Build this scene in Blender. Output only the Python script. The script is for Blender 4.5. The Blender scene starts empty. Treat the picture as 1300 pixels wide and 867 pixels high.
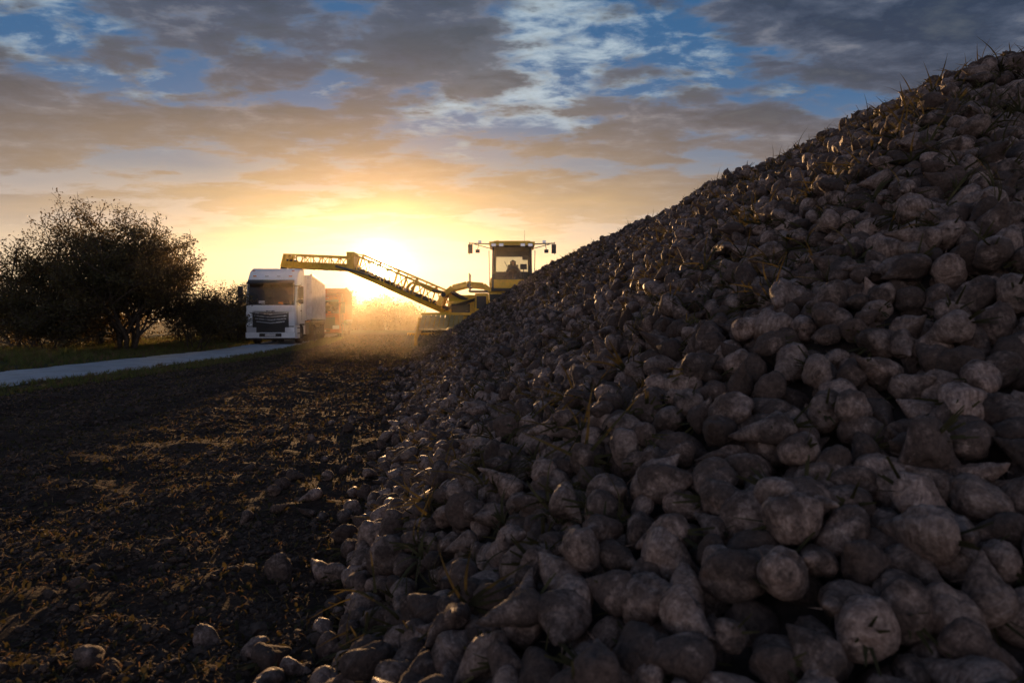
import bpy, bmesh, math, random
import numpy as np
from mathutils import Vector, Matrix, Euler, noise as mnoise

random.seed(7); RNG=np.random.default_rng(7)
scene=bpy.context.scene
COL=scene.collection

# ------------------------------------------------------------------ materials
def new_mat(name):
    m=bpy.data.materials.new(name); m.use_nodes=True
    nt=m.node_tree; nt.nodes.clear()
    out=nt.nodes.new('ShaderNodeOutputMaterial')
    return m,nt,out
def N(nt,t,**kw):
    n=nt.nodes.new(t)
    for k,v in kw.items():
        if k.startswith('i_'):
            key=k[2:]
            key=int(key) if key.isdigit() else key.replace('_',' ')
            n.inputs[key].default_value=v
        else: setattr(n,k,v)
    return n
def L(nt,a,b): nt.links.new(a,b)
def ramp(nt,fac,stops,interp='LINEAR'):
    r=nt.nodes.new('ShaderNodeValToRGB'); r.color_ramp.interpolation=interp
    el=r.color_ramp.elements
    while len(el)<len(stops): el.new(0.5)
    for e,(p,c) in zip(el,stops):
        e.position=p; e.color=(c[0],c[1],c[2],1) if not isinstance(c,(int,float)) else (c,c,c,1)
    if fac is not None: L(nt,fac,r.inputs[0])
    return r.outputs[0]
def mixc(nt,fac,a,b,mode='MIX'):
    m=nt.nodes.new('ShaderNodeMix'); m.data_type='RGBA'; m.blend_type=mode
    for idx,v in ((0,fac),(6,a),(7,b)):
        if v is None: continue
        if isinstance(v,(int,float)): m.inputs[idx].default_value=v if idx==0 else (v,v,v,1)
        elif isinstance(v,tuple): m.inputs[idx].default_value=(v[0],v[1],v[2],1)
        else: L(nt,v,m.inputs[idx])
    return m.outputs[2]
def mathn(nt,op,a,b=None,clamp=False):
    m=nt.nodes.new('ShaderNodeMath'); m.operation=op; m.use_clamp=clamp
    for i,v in enumerate((a,b)):
        if v is None: continue
        if isinstance(v,(int,float)): m.inputs[i].default_value=v
        else: L(nt,v,m.inputs[i])
    return m.outputs[0]

def paint(name,col,rough=0.4,metal=0.0,dirt=0.35,dirtcol=(0.09,0.065,0.045),scale=3.0,coat=0.0):
    m,nt,out=new_mat(name)
    b=N(nt,'ShaderNodeBsdfPrincipled'); b.inputs['Roughness'].default_value=rough; b.inputs['Metallic'].default_value=metal
    try: b.inputs['Coat Weight'].default_value=coat
    except: pass
    tc=N(nt,'ShaderNodeTexCoord')
    n1=N(nt,'ShaderNodeTexNoise',i_Scale=scale,i_Detail=6.0,i_Roughness=0.65); L(nt,tc.outputs['Object'],n1.inputs['Vector'])
    f=ramp(nt,n1.outputs[0],[(0.42,0.0),(0.72,1.0)])
    geo=N(nt,'ShaderNodeNewGeometry'); sp=N(nt,'ShaderNodeSeparateXYZ'); L(nt,geo.outputs['Position'],sp.inputs[0])
    low=mathn(nt,'SUBTRACT',1.0,mathn(nt,'DIVIDE',sp.outputs[2],1.5),clamp=True)
    fac=mathn(nt,'MULTIPLY',mathn(nt,'ADD',f,mathn(nt,'MULTIPLY',low,0.9)),dirt,clamp=True)
    c=mixc(nt,fac,tuple(col),tuple(dirtcol)); L(nt,c,b.inputs['Base Color'])
    r=mathn(nt,'ADD',rough,mathn(nt,'MULTIPLY',fac,0.4),clamp=True); L(nt,r,b.inputs['Roughness'])
    L(nt,b.outputs[0],out.inputs[0]); return m

M_white=paint('white_paint',(0.90,0.91,0.92),0.3,dirt=0.10,coat=0.4)
M_wtrailer=paint('trailer_white',(0.74,0.74,0.74),0.45,dirt=0.32)
M_orange=paint('orange_paint',(0.40,0.075,0.02),0.6,dirt=0.4)
M_yellow=paint('machine_yellow',(0.80,0.46,0.02),0.42,dirt=0.40)
M_black=paint('black_plastic',(0.02,0.02,0.022),0.5,dirt=0.3)
M_steel=paint('dirty_steel',(0.16,0.15,0.14),0.5,0.6,dirt=0.6)
M_rubber=paint('rubber',(0.025,0.025,0.025),0.8,dirt=0.5)
M_chrome=paint('silver_trim',(0.62,0.63,0.65),0.25,0.6,dirt=0.15)
M_canvas=paint('canvas_flap',(0.45,0.31,0.10),0.8,dirt=0.45)
M_cloth=paint('work_jacket',(0.05,0.06,0.09),0.9,dirt=0.1)
M_skin=paint('skin',(0.5,0.3,0.22),0.6,dirt=0.0)
M_lens=paint('lamp_lens',(0.75,0.75,0.78),0.1,0.3,dirt=0.05)
M_amber=paint('amber_lens',(0.8,0.25,0.02),0.2,dirt=0.05)
def darkglass():
    m,nt,out=new_mat('dark_glass'); b=N(nt,'ShaderNodeBsdfPrincipled')
    b.inputs['Roughness'].default_value=0.06; b.inputs['IOR'].default_value=1.4
    tc=N(nt,'ShaderNodeTexCoord'); n=N(nt,'ShaderNodeTexNoise',i_Scale=2.2,i_Detail=2.0); L(nt,tc.outputs['Object'],n.inputs[0])
    L(nt,ramp(nt,n.outputs[0],[(0.4,(0.005,0.006,0.007)),(0.65,(0.022,0.021,0.021))]),b.inputs['Base Color'])
    L(nt,b.outputs[0],out.inputs[0]); return m
M_dglass=darkglass()
def thinglass():
    m,nt,out=new_mat('cab_glass'); t=N(nt,'ShaderNodeBsdfTransparent'); t.inputs[0].default_value=(0.62,0.64,0.62,1)
    g=N(nt,'ShaderNodeBsdfGlossy'); g.inputs['Roughness'].default_value=0.05
    fr=N(nt,'ShaderNodeFresnel',i_IOR=1.3); mx=N(nt,'ShaderNodeMixShader'); L(nt,fr.outputs[0],mx.inputs[0]); L(nt,t.outputs[0],mx.inputs[1]); L(nt,g.outputs[0],mx.inputs[2])
    L(nt,mx.outputs[0],out.inputs[0]); return m
M_tglass=thinglass()

def beet_mat():
    m,nt,out=new_mat('sugar_beet_skin')
    b=N(nt,'ShaderNodeBsdfPrincipled'); b.inputs['Roughness'].default_value=0.62
    tc=N(nt,'ShaderNodeTexCoord'); oi=N(nt,'ShaderNodeObjectInfo')
    off=N(nt,'ShaderNodeVectorMath',operation='SCALE')
    cmb=N(nt,'ShaderNodeCombineXYZ'); L(nt,oi.outputs['Random'],cmb.inputs[0]); L(nt,oi.outputs['Random'],cmb.inputs[1])
    L(nt,cmb.outputs[0],off.inputs[0]); off.inputs['Scale'].default_value=37.0
    add=N(nt,'ShaderNodeVectorMath',operation='ADD'); L(nt,tc.outputs['Object'],add.inputs[0]); L(nt,off.outputs[0],add.inputs[1])
    v=add.outputs[0]
    n1=N(nt,'ShaderNodeTexNoise',i_Scale=14.0,i_Detail=6.0,i_Roughness=0.70); L(nt,v,n1.inputs['Vector'])
    n2=N(nt,'ShaderNodeTexNoise',i_Scale=75.0,i_Detail=4.0,i_Roughness=0.75); L(nt,v,n2.inputs['Vector'])
    st=N(nt,'ShaderNodeVectorMath',operation='MULTIPLY'); L(nt,v,st.inputs[0]); st.inputs[1].default_value=(1,1,7)
    n3=N(nt,'ShaderNodeTexNoise',i_Scale=22.0,i_Detail=3.0,i_Roughness=0.6); L(nt,st.outputs[0],n3.inputs['Vector'])
    skin=ramp(nt,n2.outputs[0],[(0.3,(0.12,0.073,0.058)),(0.5,(0.27,0.182,0.150)),(0.72,(0.46,0.35,0.295))])
    skin=mixc(nt,1.0,skin,ramp(nt,n3.outputs[0],[(0.35,(0.6,0.55,0.52)),(0.55,(1.1,1.1,1.1))]),'MULTIPLY')
    mud=ramp(nt,n2.outputs[0],[(0.3,(0.022,0.013,0.010)),(0.7,(0.085,0.052,0.041))])
    rr=mathn(nt,'MULTIPLY',mathn(nt,'SUBTRACT',oi.outputs['Random'],0.36),0.20)
    f=ramp(nt,mathn(nt,'ADD',mathn(nt,'ADD',mathn(nt,'MULTIPLY',n1.outputs[0],0.8),mathn(nt,'MULTIPLY',n3.outputs[0],0.2)),rr),[(0.43,0.0),(0.56,1.0)])
    c=mixc(nt,mathn(nt,'MULTIPLY',f,0.90),skin,mud)
    hs=N(nt,'ShaderNodeHueSaturation'); L(nt,c,hs.inputs['Color'])
    r2=mathn(nt,'FRACT',mathn(nt,'MULTIPLY',oi.outputs['Random'],17.3))
    L(nt,mathn(nt,'ADD',0.64,mathn(nt,'MULTIPLY',r2,0.45)),hs.inputs['Value'])
    L(nt,hs.outputs[0],b.inputs['Base Color'])
    L(nt,mathn(nt,'ADD',0.50,mathn(nt,'MULTIPLY',f,0.4)),b.inputs['Roughness'])
    bp=N(nt,'ShaderNodeBump',i_Strength=1.0,i_Distance=0.007)
    hh=mathn(nt,'ADD',mathn(nt,'ADD',mathn(nt,'MULTIPLY',n1.outputs[0],1.0),mathn(nt,'MULTIPLY',n2.outputs[0],0.9)),mathn(nt,'MULTIPLY',n3.outputs[0],0.7)); L(nt,hh,bp.inputs['Height']); L(nt,bp.outputs[0],b.inputs['Normal'])
    L(nt,b.outputs[0],out.inputs[0]); return m
M_beet=beet_mat()

def simple_noise_mat(name,c1,c2,scale,rough=0.9,bump=0.0,random_val=0.0,transl=None,spec=0.3):
    m,nt,out=new_mat(name); b=N(nt,'ShaderNodeBsdfPrincipled'); b.inputs['Roughness'].default_value=rough; b.inputs['Specular IOR Level'].default_value=spec
    geo=N(nt,'ShaderNodeNewGeometry')
    n1=N(nt,'ShaderNodeTexNoise',i_Scale=scale,i_Detail=4.0,i_Roughness=0.65); L(nt,geo.outputs['Position'],n1.inputs['Vector'])
    c=ramp(nt,n1.outputs[0],[(0.32,c1),(0.68,c2)])
    if random_val:
        oi=N(nt,'ShaderNodeObjectInfo'); hs=N(nt,'ShaderNodeHueSaturation'); L(nt,c,hs.inputs['Color'])
        L(nt,mathn(nt,'ADD',1-random_val/2,mathn(nt,'MULTIPLY',oi.outputs['Random'],random_val)),hs.inputs['Value']); c=hs.outputs[0]
    L(nt,c,b.inputs['Base Color'])
    if bump:
        bp=N(nt,'ShaderNodeBump',i_Strength=bump,i_Distance=0.02); L(nt,n1.outputs[0],bp.inputs['Height']); L(nt,bp.outputs[0],b.inputs['Normal'])
    if transl:
        t=N(nt,'ShaderNodeBsdfTranslucent'); t.inputs[0].default_value=(*transl,1)
        mx=N(nt,'ShaderNodeMixShader'); mx.inputs[0].default_value=0.4; L(nt,b.outputs[0],mx.inputs[1]); L(nt,t.outputs[0],mx.inputs[2]); L(nt,mx.outputs[0],out.inputs[0])
    else: L(nt,b.outputs[0],out.inputs[0])
    return m
M_clod=simple_noise_mat('soil_clod',(0.030,0.019,0.015),(0.09,0.060,0.046),25,bump=0.5,random_val=0.6)
M_straw=simple_noise_mat('dry_straw',(0.10,0.068,0.04),(0.25,0.17,0.095),9,random_val=1.0,transl=(0.19,0.11,0.045))
M_wilt=simple_noise_mat('wilted_leaf',(0.028,0.028,0.012),(0.085,0.075,0.033),14,random_val=0.9,transl=(0.08,0.06,0.02))
M_grass=simple_noise_mat('grass_blades',(0.055,0.070,0.022),(0.14,0.14,0.048),1.2,random_val=0.7,transl=(0.24,0.24,0.055))
M_leaf=simple_noise_mat('tree_leaves',(0.026,0.030,0.012),(0.085,0.068,0.028),1.5,rough=0.55,transl=(0.15,0.095,0.025))
M_farleaf=simple_noise_mat('far_leaves',(0.025,0.022,0.010),(0.08,0.06,0.02),0.4,rough=0.8,transl=(0.18,0.09,0.02))
M_bark=simple_noise_mat('bark',(0.03,0.022,0.018),(0.08,0.06,0.045),12,bump=0.5)
M_pilebase=simple_noise_mat('pile_gap_shade',(0.012,0.009,0.008),(0.045,0.032,0.027),14,bump=0.6)  # dark colour under the beets, stands in for shade in the gaps

def road_mat():
    m,nt,out=new_mat('concrete_track'); b=N(nt,'ShaderNodeBsdfPrincipled')
    geo=N(nt,'ShaderNodeNewGeometry')
    n1=N(nt,'ShaderNodeTexNoise',i_Scale=0.9,i_Detail=8.0,i_Roughness=0.7); L(nt,geo.outputs['Position'],n1.inputs['Vector'])
    n2=N(nt,'ShaderNodeTexNoise',i_Scale=22.0,i_Detail=5.0); L(nt,geo.outputs['Position'],n2.inputs['Vector'])
    c=ramp(nt,n1.outputs[0],[(0.32,(0.24,0.26,0.29)),(0.50,(0.48,0.51,0.56)),(0.60,(0.34,0.34,0.34)),(0.70,(0.13,0.11,0.09))])
    c=mixc(nt,mathn(nt,'MULTIPLY',n2.outputs[0],0.5),c,(0.24,0.22,0.2))
    L(nt,c,b.inputs['Base Color']); b.inputs['Roughness'].default_value=0.5
    bp=N(nt,'ShaderNodeBump',i_Strength=0.5,i_Distance=0.03); L(nt,n2.outputs[0],bp.inputs['Height']); L(nt,bp.outputs[0],b.inputs['Normal'])
    L(nt,b.outputs[0],out.inputs[0]); return m
M_road=road_mat()

def ground_mat():
    m,nt,out=new_mat('soil_and_grass'); b=N(nt,'ShaderNodeBsdfPrincipled'); b.inputs['Roughness'].default_value=0.92; b.inputs['Specular IOR Level'].default_value=0.15
    geo=N(nt,'ShaderNodeNewGeometry'); P=geo.outputs['Position']
    n1=N(nt,'ShaderNodeTexNoise',i_Scale=1.3,i_Detail=7.0,i_Roughness=0.7); L(nt,P,n1.inputs['Vector'])
    n2=N(nt,'ShaderNodeTexNoise',i_Scale=30.0,i_Detail=5.0,i_Roughness=0.75); L(nt,P,n2.inputs['Vector'])
    vo=N(nt,'ShaderNodeTexVoronoi',i_Scale=34.0); L(nt,P,vo.inputs['Vector'])
    soil=ramp(nt,n2.outputs[0],[(0.3,(0.022,0.014,0.011)),(0.55,(0.065,0.042,0.033)),(0.78,(0.15,0.10,0.072))])
    soil2=ramp(nt,n1.outputs[0],[(0.35,(0.45,0.43,0.43)),(0.65,(1.25,1.2,1.1))])
    soil=mixc(nt,1.0,soil,soil2,'MULTIPLY')
    grass=ramp(nt,n2.outputs[0],[(0.3,(0.035,0.042,0.014)),(0.7,(0.095,0.095,0.035))])
    at=N(nt,'ShaderNodeAttribute',attribute_name='grassmask')
    c=mixc(nt,at.outputs['Fac'],soil,grass); L(nt,c,b.inputs['Base Color'])
    h=mathn(nt,'ADD',mathn(nt,'MULTIPLY',n1.outputs[0],1.5),mathn(nt,'ADD',mathn(nt,'MULTIPLY',n2.outputs[0],0.7),mathn(nt,'MULTIPLY',vo.outputs[0],-0.3)))
    bp=N(nt,'ShaderNodeBump',i_Strength=0.9,i_Distance=0.045); L(nt,h,bp.inputs['Height']); L(nt,bp.outputs[0],b.inputs['Normal'])
    L(nt,b.outputs[0],out.inputs[0]); return m
M_ground=ground_mat()

# ------------------------------------------------------------------ helpers
def smooth(a,b,x): 
    t=np.clip((x-a)/(b-a),0,1); return t*t*(3-2*t)
_LAT=np.random.default_rng(3).random((256,256))
def vnoise(x,y):
    x=np.asarray(x,float); y=np.asarray(y,float)
    xi=np.floor(x).astype(int); yi=np.floor(y).astype(int); fx=x-xi; fy=y-yi
    fx=fx*fx*(3-2*fx); fy=fy*fy*(3-2*fy)
    g=lambda a,b:_LAT[a%256,b%256]
    return (g(xi,yi)*(1-fx)+g(xi+1,yi)*fx)*(1-fy)+(g(xi,yi+1)*(1-fx)+g(xi+1,yi+1)*fx)*fy-0.5
def fbm(x,y,o=4):
    s=0;a=1
    for i in range(o): s=s+a*vnoise(x*2**i+i*17.3,y*2**i+i*9.1); a*=0.5
    return s
def road_c(y):
    y=np.asarray(y,float); return -10.7-0.19*3*np.logaddexp(0,(y-28)/3)
def toe_x(y): return -0.38-0.113*y
def pile_h(x,y):
    x=np.asarray(x,float); y=np.asarray(y,float)
    us=x-toe_x(y)+0.35*fbm(x*0.6,y*0.6,3)
    uf=(y-0.62)+0.25*fbm(x*0.9+5,y*0.9,2)
    ue=(31.2-y)*2.2
    k=0.25
    u=-k*np.logaddexp(np.logaddexp(-us/k,-uf/k),-ue/k)
    H=3.55+0.30*fbm(x*0.3+9,y*0.45,3)
    up=0.675*u
    back=(11.2-(x-toe_x(y)))*0.66
    up=-0.12*np.logaddexp(np.logaddexp(-up/0.12,-H/0.12),-back/0.12)
    bump=0.16*fbm(x*0.9,y*0.9,3)*np.clip(up,0,1)
    return up+bump
def ground_z(x,y):
    x=np.asarray(x,float); y=np.asarray(y,float)
    d=np.abs(x-road_c(y))
    off=smooth(1.6,3.2,d)*np.exp(-np.clip(np.hypot(x,y)-30,0,None)/60)
    s=x+0.06*y
    tr=np.exp(-((s+4.3)/0.28)**2)+np.exp(-((s+6.2)/0.28)**2)+0.6*np.exp(-((s+2.6)/0.25)**2)
    tread=0.012*np.sin(y*22+np.abs(s)*8)
    ruts=-0.07*tr+tr*tread+0.02*np.sin(s*2.6)
    return off*(0.10*fbm(x*0.35,y*0.2,3)+0.05*fbm(x*2.2,y*2.2,3)+0.035*fbm(x*7,y*7,2)+ruts)-0.02*smooth(1.3,1.6,d)

def mesh_from(name,verts,faces,mats,parent=None,smooth_sh=False,matidx=None,link=True):
    me=bpy.data.meshes.new(name); me.from_pydata([tuple(v) for v in verts],[],[tuple(f) for f in faces]); 
    for m in mats: me.materials.append(m)
    if matidx is not None: me.polygons.foreach_set('material_index',np.asarray(matidx,dtype=np.int32))
    if smooth_sh: me.polygons.foreach_set('use_smooth',np.ones(len(me.polygons),dtype=bool))
    me.update(); ob=bpy.data.objects.new(name,me)
    if link: COL.objects.link(ob)
    if parent: ob.parent=parent
    return ob
def fast_mesh(name,V,F,mats,parent=None,matidx=None,smooth_sh=False):
    me=bpy.data.meshes.new(name); V=np.asarray(V,dtype=np.float32); F=np.asarray(F,dtype=np.int32); k=F.shape[1]
    me.vertices.add(len(V)); me.vertices.foreach_set('co',V.ravel())
    me.loops.add(F.size); me.loops.foreach_set('vertex_index',F.ravel())
    me.polygons.add(len(F)); me.polygons.foreach_set('loop_start',np.arange(0,F.size,k,dtype=np.int32))
    for m in mats: me.materials.append(m)
    me.update(calc_edges=True)
    if matidx is not None: me.polygons.foreach_set('material_index',np.asarray(matidx,dtype=np.int32))
    me.polygons.foreach_set('use_smooth',np.full(len(F),smooth_sh,dtype=bool))
    me.validate(); ob=bpy.data.objects.new(name,me); COL.objects.link(ob)
    if parent: ob.parent=parent
    return ob
def empty(name,loc=(0,0,0),rz=0,parent=None):
    e=bpy.data.objects.new(name,None); e.location=loc; e.rotation_euler=(0,0,rz); e.empty_display_size=0.5; COL.objects.link(e)
    if parent: e.parent=parent
    return e

class MB:
    def __init__(s,mats): s.bm=bmesh.new(); s.mats=mats
    def _m(s,faces,mat):
        i=s.mats.index(mat)
        for f in faces: f.material_index=i
    def box(s,c,size,mat,rot=None):
        M=Matrix.Translation(Vector(c))
        if rot is not None: M=M@(rot if isinstance(rot,Matrix) else Euler(rot).to_matrix().to_4x4())
        M=M@Matrix.Diagonal((size[0],size[1],size[2],1))
        r=bmesh.ops.create_cube(s.bm,size=1,matrix=M); s._m({f for v in r['verts'] for f in v.link_faces},mat)
    def beam(s,a,b,w,h,mat):
        a=Vector(a);b=Vector(b);d=b-a; 
        if d.length<1e-5: return
        q=d.to_track_quat('Y','Z').to_matrix().to_4x4()
        s.box((a+b)/2,(w,d.length,h),mat,q)
    def cyl(s,a,b,r,mat,seg=14,r2=None):
        a=Vector(a);b=Vector(b);d=b-a
        q=d.to_track_quat('Z','Y').to_matrix().to_4x4()
        k=bmesh.ops.create_cone(s.bm,cap_ends=True,segments=seg,radius1=r,radius2=r if r2 is None else r2,depth=d.length,matrix=Matrix.Translation((a+b)/2)@q)
        fs={f for v in k['verts'] for f in v.link_faces}; s._m(fs,mat)
        for f in fs:
            if len(f.verts)==4: f.smooth=True
    def prism(s,prof,x0,x1,mat,taper=None):
        A=[s.bm.verts.new((x0,p[0],p[1])) for p in prof]; B=[s.bm.verts.new((x1,p[0],p[1])) for p in prof]
        fs=[s.bm.faces.new(A[::-1]),s.bm.faces.new(B)]
        n=len(prof)
        for i in range(n): fs.append(s.bm.faces.new((A[i],A[(i+1)%n],B[(i+1)%n],B[i])))
        s._m(fs,mat)
    def poly(s,pts,mat):
        f=s.bm.faces.new([s.bm.verts.new(p) for p in pts]); s._m([f],mat)
    def wheel(s,c,r,w,tyre,hub,axis='X'):
        c=Vector(c); n=28
        prof=[(0.0,-w/2+0.02,1),(0.55*r,-w/2+0.05,1),(0.6*r,-w/2,0),(0.93*r,-w/2,0),(r,-w/2+0.05,0),(r,w/2-0.05,0),(0.93*r,w/2,0),(0.6*r,w/2,0),(0.55*r,w/2-0.05,1),(0.3*r,w/2-0.12,1),(0.22*r,w/2-0.02,1),(0.0,w/2-0.02,1)]
        rings=[]
        for (rr,x,_) in prof:
            if rr==0: rings.append([s.bm.verts.new(c+Vector((x,0,0)))])
            else: rings.append([s.bm.verts.new(c+Vector((x,rr*math.cos(2*math.pi*i/n),rr*math.sin(2*math.pi*i/n)))) for i in range(n)])
        for j in range(len(prof)-1):
            A,B=rings[j],rings[j+1]; mat=hub if (prof[j][2] or prof[j+1][2]) else tyre
            fs=[]
            for i in range(n):
                if len(A)==1: fs.append(s.bm.faces.new((A[0],B[(i+1)%n],B[i])))
                elif len(B)==1: fs.append(s.bm.faces.new((A[i],A[(i+1)%n],B[0])))
                else: fs.append(s.bm.faces.new((A[i],A[(i+1)%n],B[(i+1)%n],B[i])))
            s._m(fs,mat)
        for i in range(24):
            a=2*math.pi*i/24
            s.box(c+Vector((0.25*w*(1 if i%2 else -1),(r+0.005)*math.cos(a),(r+0.005)*math.sin(a))),(w*0.45,0.05*r*1.3,0.05*r),tyre,Euler((a+math.pi/2,0,0)).to_matrix().to_4x4())
    def done(s,name,parent=None,bevel=0.0,seg=2):
        bmesh.ops.recalc_face_normals(s.bm,faces=s.bm.faces[:])
        me=bpy.data.meshes.new(name); s.bm.to_mesh(me); s.bm.free()
        for m in s.mats: me.materials.append(m)
        ob=bpy.data.objects.new(name,me); COL.objects.link(ob)
        if parent: ob.parent=parent
        if bevel:
            b=ob.modifiers.new('bevel','BEVEL'); b.width=bevel; b.segments=seg; b.limit_method='ANGLE'; b.angle_limit=math.radians(35)
        return ob

# ------------------------------------------------------------------ GN scatter
def scatter(name,P,R,S,I,protos,parent=None):
    c=bpy.data.collections.new(name+'_variants')
    for o in protos: c.objects.link(o)
    me=bpy.data.meshes.new(name); me.vertices.add(len(P)); me.vertices.foreach_set('co',np.asarray(P,dtype=np.float32).ravel())
    a=me.attributes.new('rot','FLOAT_VECTOR','POINT'); a.data.foreach_set('vector',np.asarray(R,dtype=np.float32).ravel())
    a=me.attributes.new('scl','FLOAT','POINT'); a.data.foreach_set('value',np.asarray(S,dtype=np.float32).ravel())
    a=me.attributes.new('idx','INT','POINT'); a.data.foreach_set('value',np.asarray(I,dtype=np.int32).ravel())
    me.update(); ob=bpy.data.objects.new(name,me); COL.objects.link(ob)
    if parent: ob.parent=parent
    ng=bpy.data.node_groups.new(name+'_gn','GeometryNodeTree')
    ng.interface.new_socket('Geometry',in_out='INPUT',socket_type='NodeSocketGeometry'); ng.interface.new_socket('Geometry',in_out='OUTPUT',socket_type='NodeSocketGeometry')
    gi=ng.nodes.new('NodeGroupInput'); go=ng.nodes.new('NodeGroupOutput')
    ci=ng.nodes.new('GeometryNodeCollectionInfo'); ci.inputs['Collection'].default_value=c; ci.inputs['Separate Children'].default_value=True; ci.inputs['Reset Children'].default_value=True
    ip=ng.nodes.new('GeometryNodeInstanceOnPoints'); ip.inputs['Pick Instance'].default_value=True
    def na(n,t):
        x=ng.nodes.new('GeometryNodeInputNamedAttribute'); x.data_type=t; x.inputs['Name'].default_value=n
        return [o for o in x.outputs if o.enabled and o.name=='Attribute'][0]
    e2r=ng.nodes.new('FunctionNodeEulerToRotation')
    ng.links.new(na('rot','FLOAT_VECTOR'),e2r.inputs[0]); ng.links.new(e2r.outputs[0],ip.inputs['Rotation'])
    ng.links.new(na('scl','FLOAT'),ip.inputs['Scale']); ng.links.new(na('idx','INT'),ip.inputs['Instance Index'])
    ng.links.new(gi.outputs[0],ip.inputs['Points']); ng.links.new(ci.outputs[0],ip.inputs['Instance']); ng.links.new(ip.outputs[0],go.inputs[0])
    md=ob.modifiers.new('instances','NODES'); md.node_group=ng
    return ob

# ------------------------------------------------------------------ ground
def axis(dense0,dense1,step,far,grow=1.25):
    a=list(np.arange(dense0,dense1+1e-6,step)); s=step
    v=dense1
    while v<far: s*=grow; v+=s; a.append(v)
    s=step; v=dense0; pre=[]
    while v>-far: s*=grow; v-=s; pre.append(v)
    return np.array(pre[::-1]+a)
gx=axis(-16,3,0.08,2500); gy=axis(1.0,34,0.07,2500)
X,Y=np.meshgrid(gx,gy); Z=ground_z(X,Y)
Z=Z+np.where(pile_h(X,Y)>0.3,-0.05,0)
V=np.stack([X,Y,Z],-1).reshape(-1,3); nx=len(gx); ny=len(gy)
ii=(np.arange(ny-1)[:,None]*nx+np.arange(nx-1)[None,:]).ravel()
F=np.stack([ii,ii+1,ii+nx+1,ii+nx],-1)
ground=fast_mesh('ground',V,F,[M_ground],smooth_sh=True)
D=X-road_c(Y)
gm=np.maximum(smooth(-1.25,-1.7,D),smooth(1.25,1.5,D)*(1-smooth(1.9,2.7,D+0.8*fbm(X*1.1,Y*0.5,3))))
gm=np.clip(gm*(0.75+0.8*fbm(X*1.5,Y*1.5,3)),0,1)
gm=np.maximum(gm, smooth(60,80,Y)*0.8)
at=ground.data.attributes.new('grassmask','FLOAT','POINT'); at.data.foreach_set('value',gm.ravel().astype(np.float32))

# road
ys=np.concatenate([np.arange(-30,10,1.0),np.arange(10,80,0.4)]); rv=[];rf=[]
for i,y in enumerate(ys):
    c=float(road_c(y)); 
    for j,o in enumerate((-1.38,-1.32,-0.6,0,0.6,1.32,1.38)):
        e=0.22*float(vnoise(y*1.7,o*9)) if abs(o)>1.3 else 0
        rv.append((c+o+e*1.5,y,(-0.03 if abs(o)>1.35 else 0.035-0.012*abs(o))))
for i in range(len(ys)-1):
    for j in range(6):
        a=i*7+j; rf.append((a,a+1,a+8,a+7))
road=mesh_from('farm_road',rv,rf,[M_road],smooth_sh=True)

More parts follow.
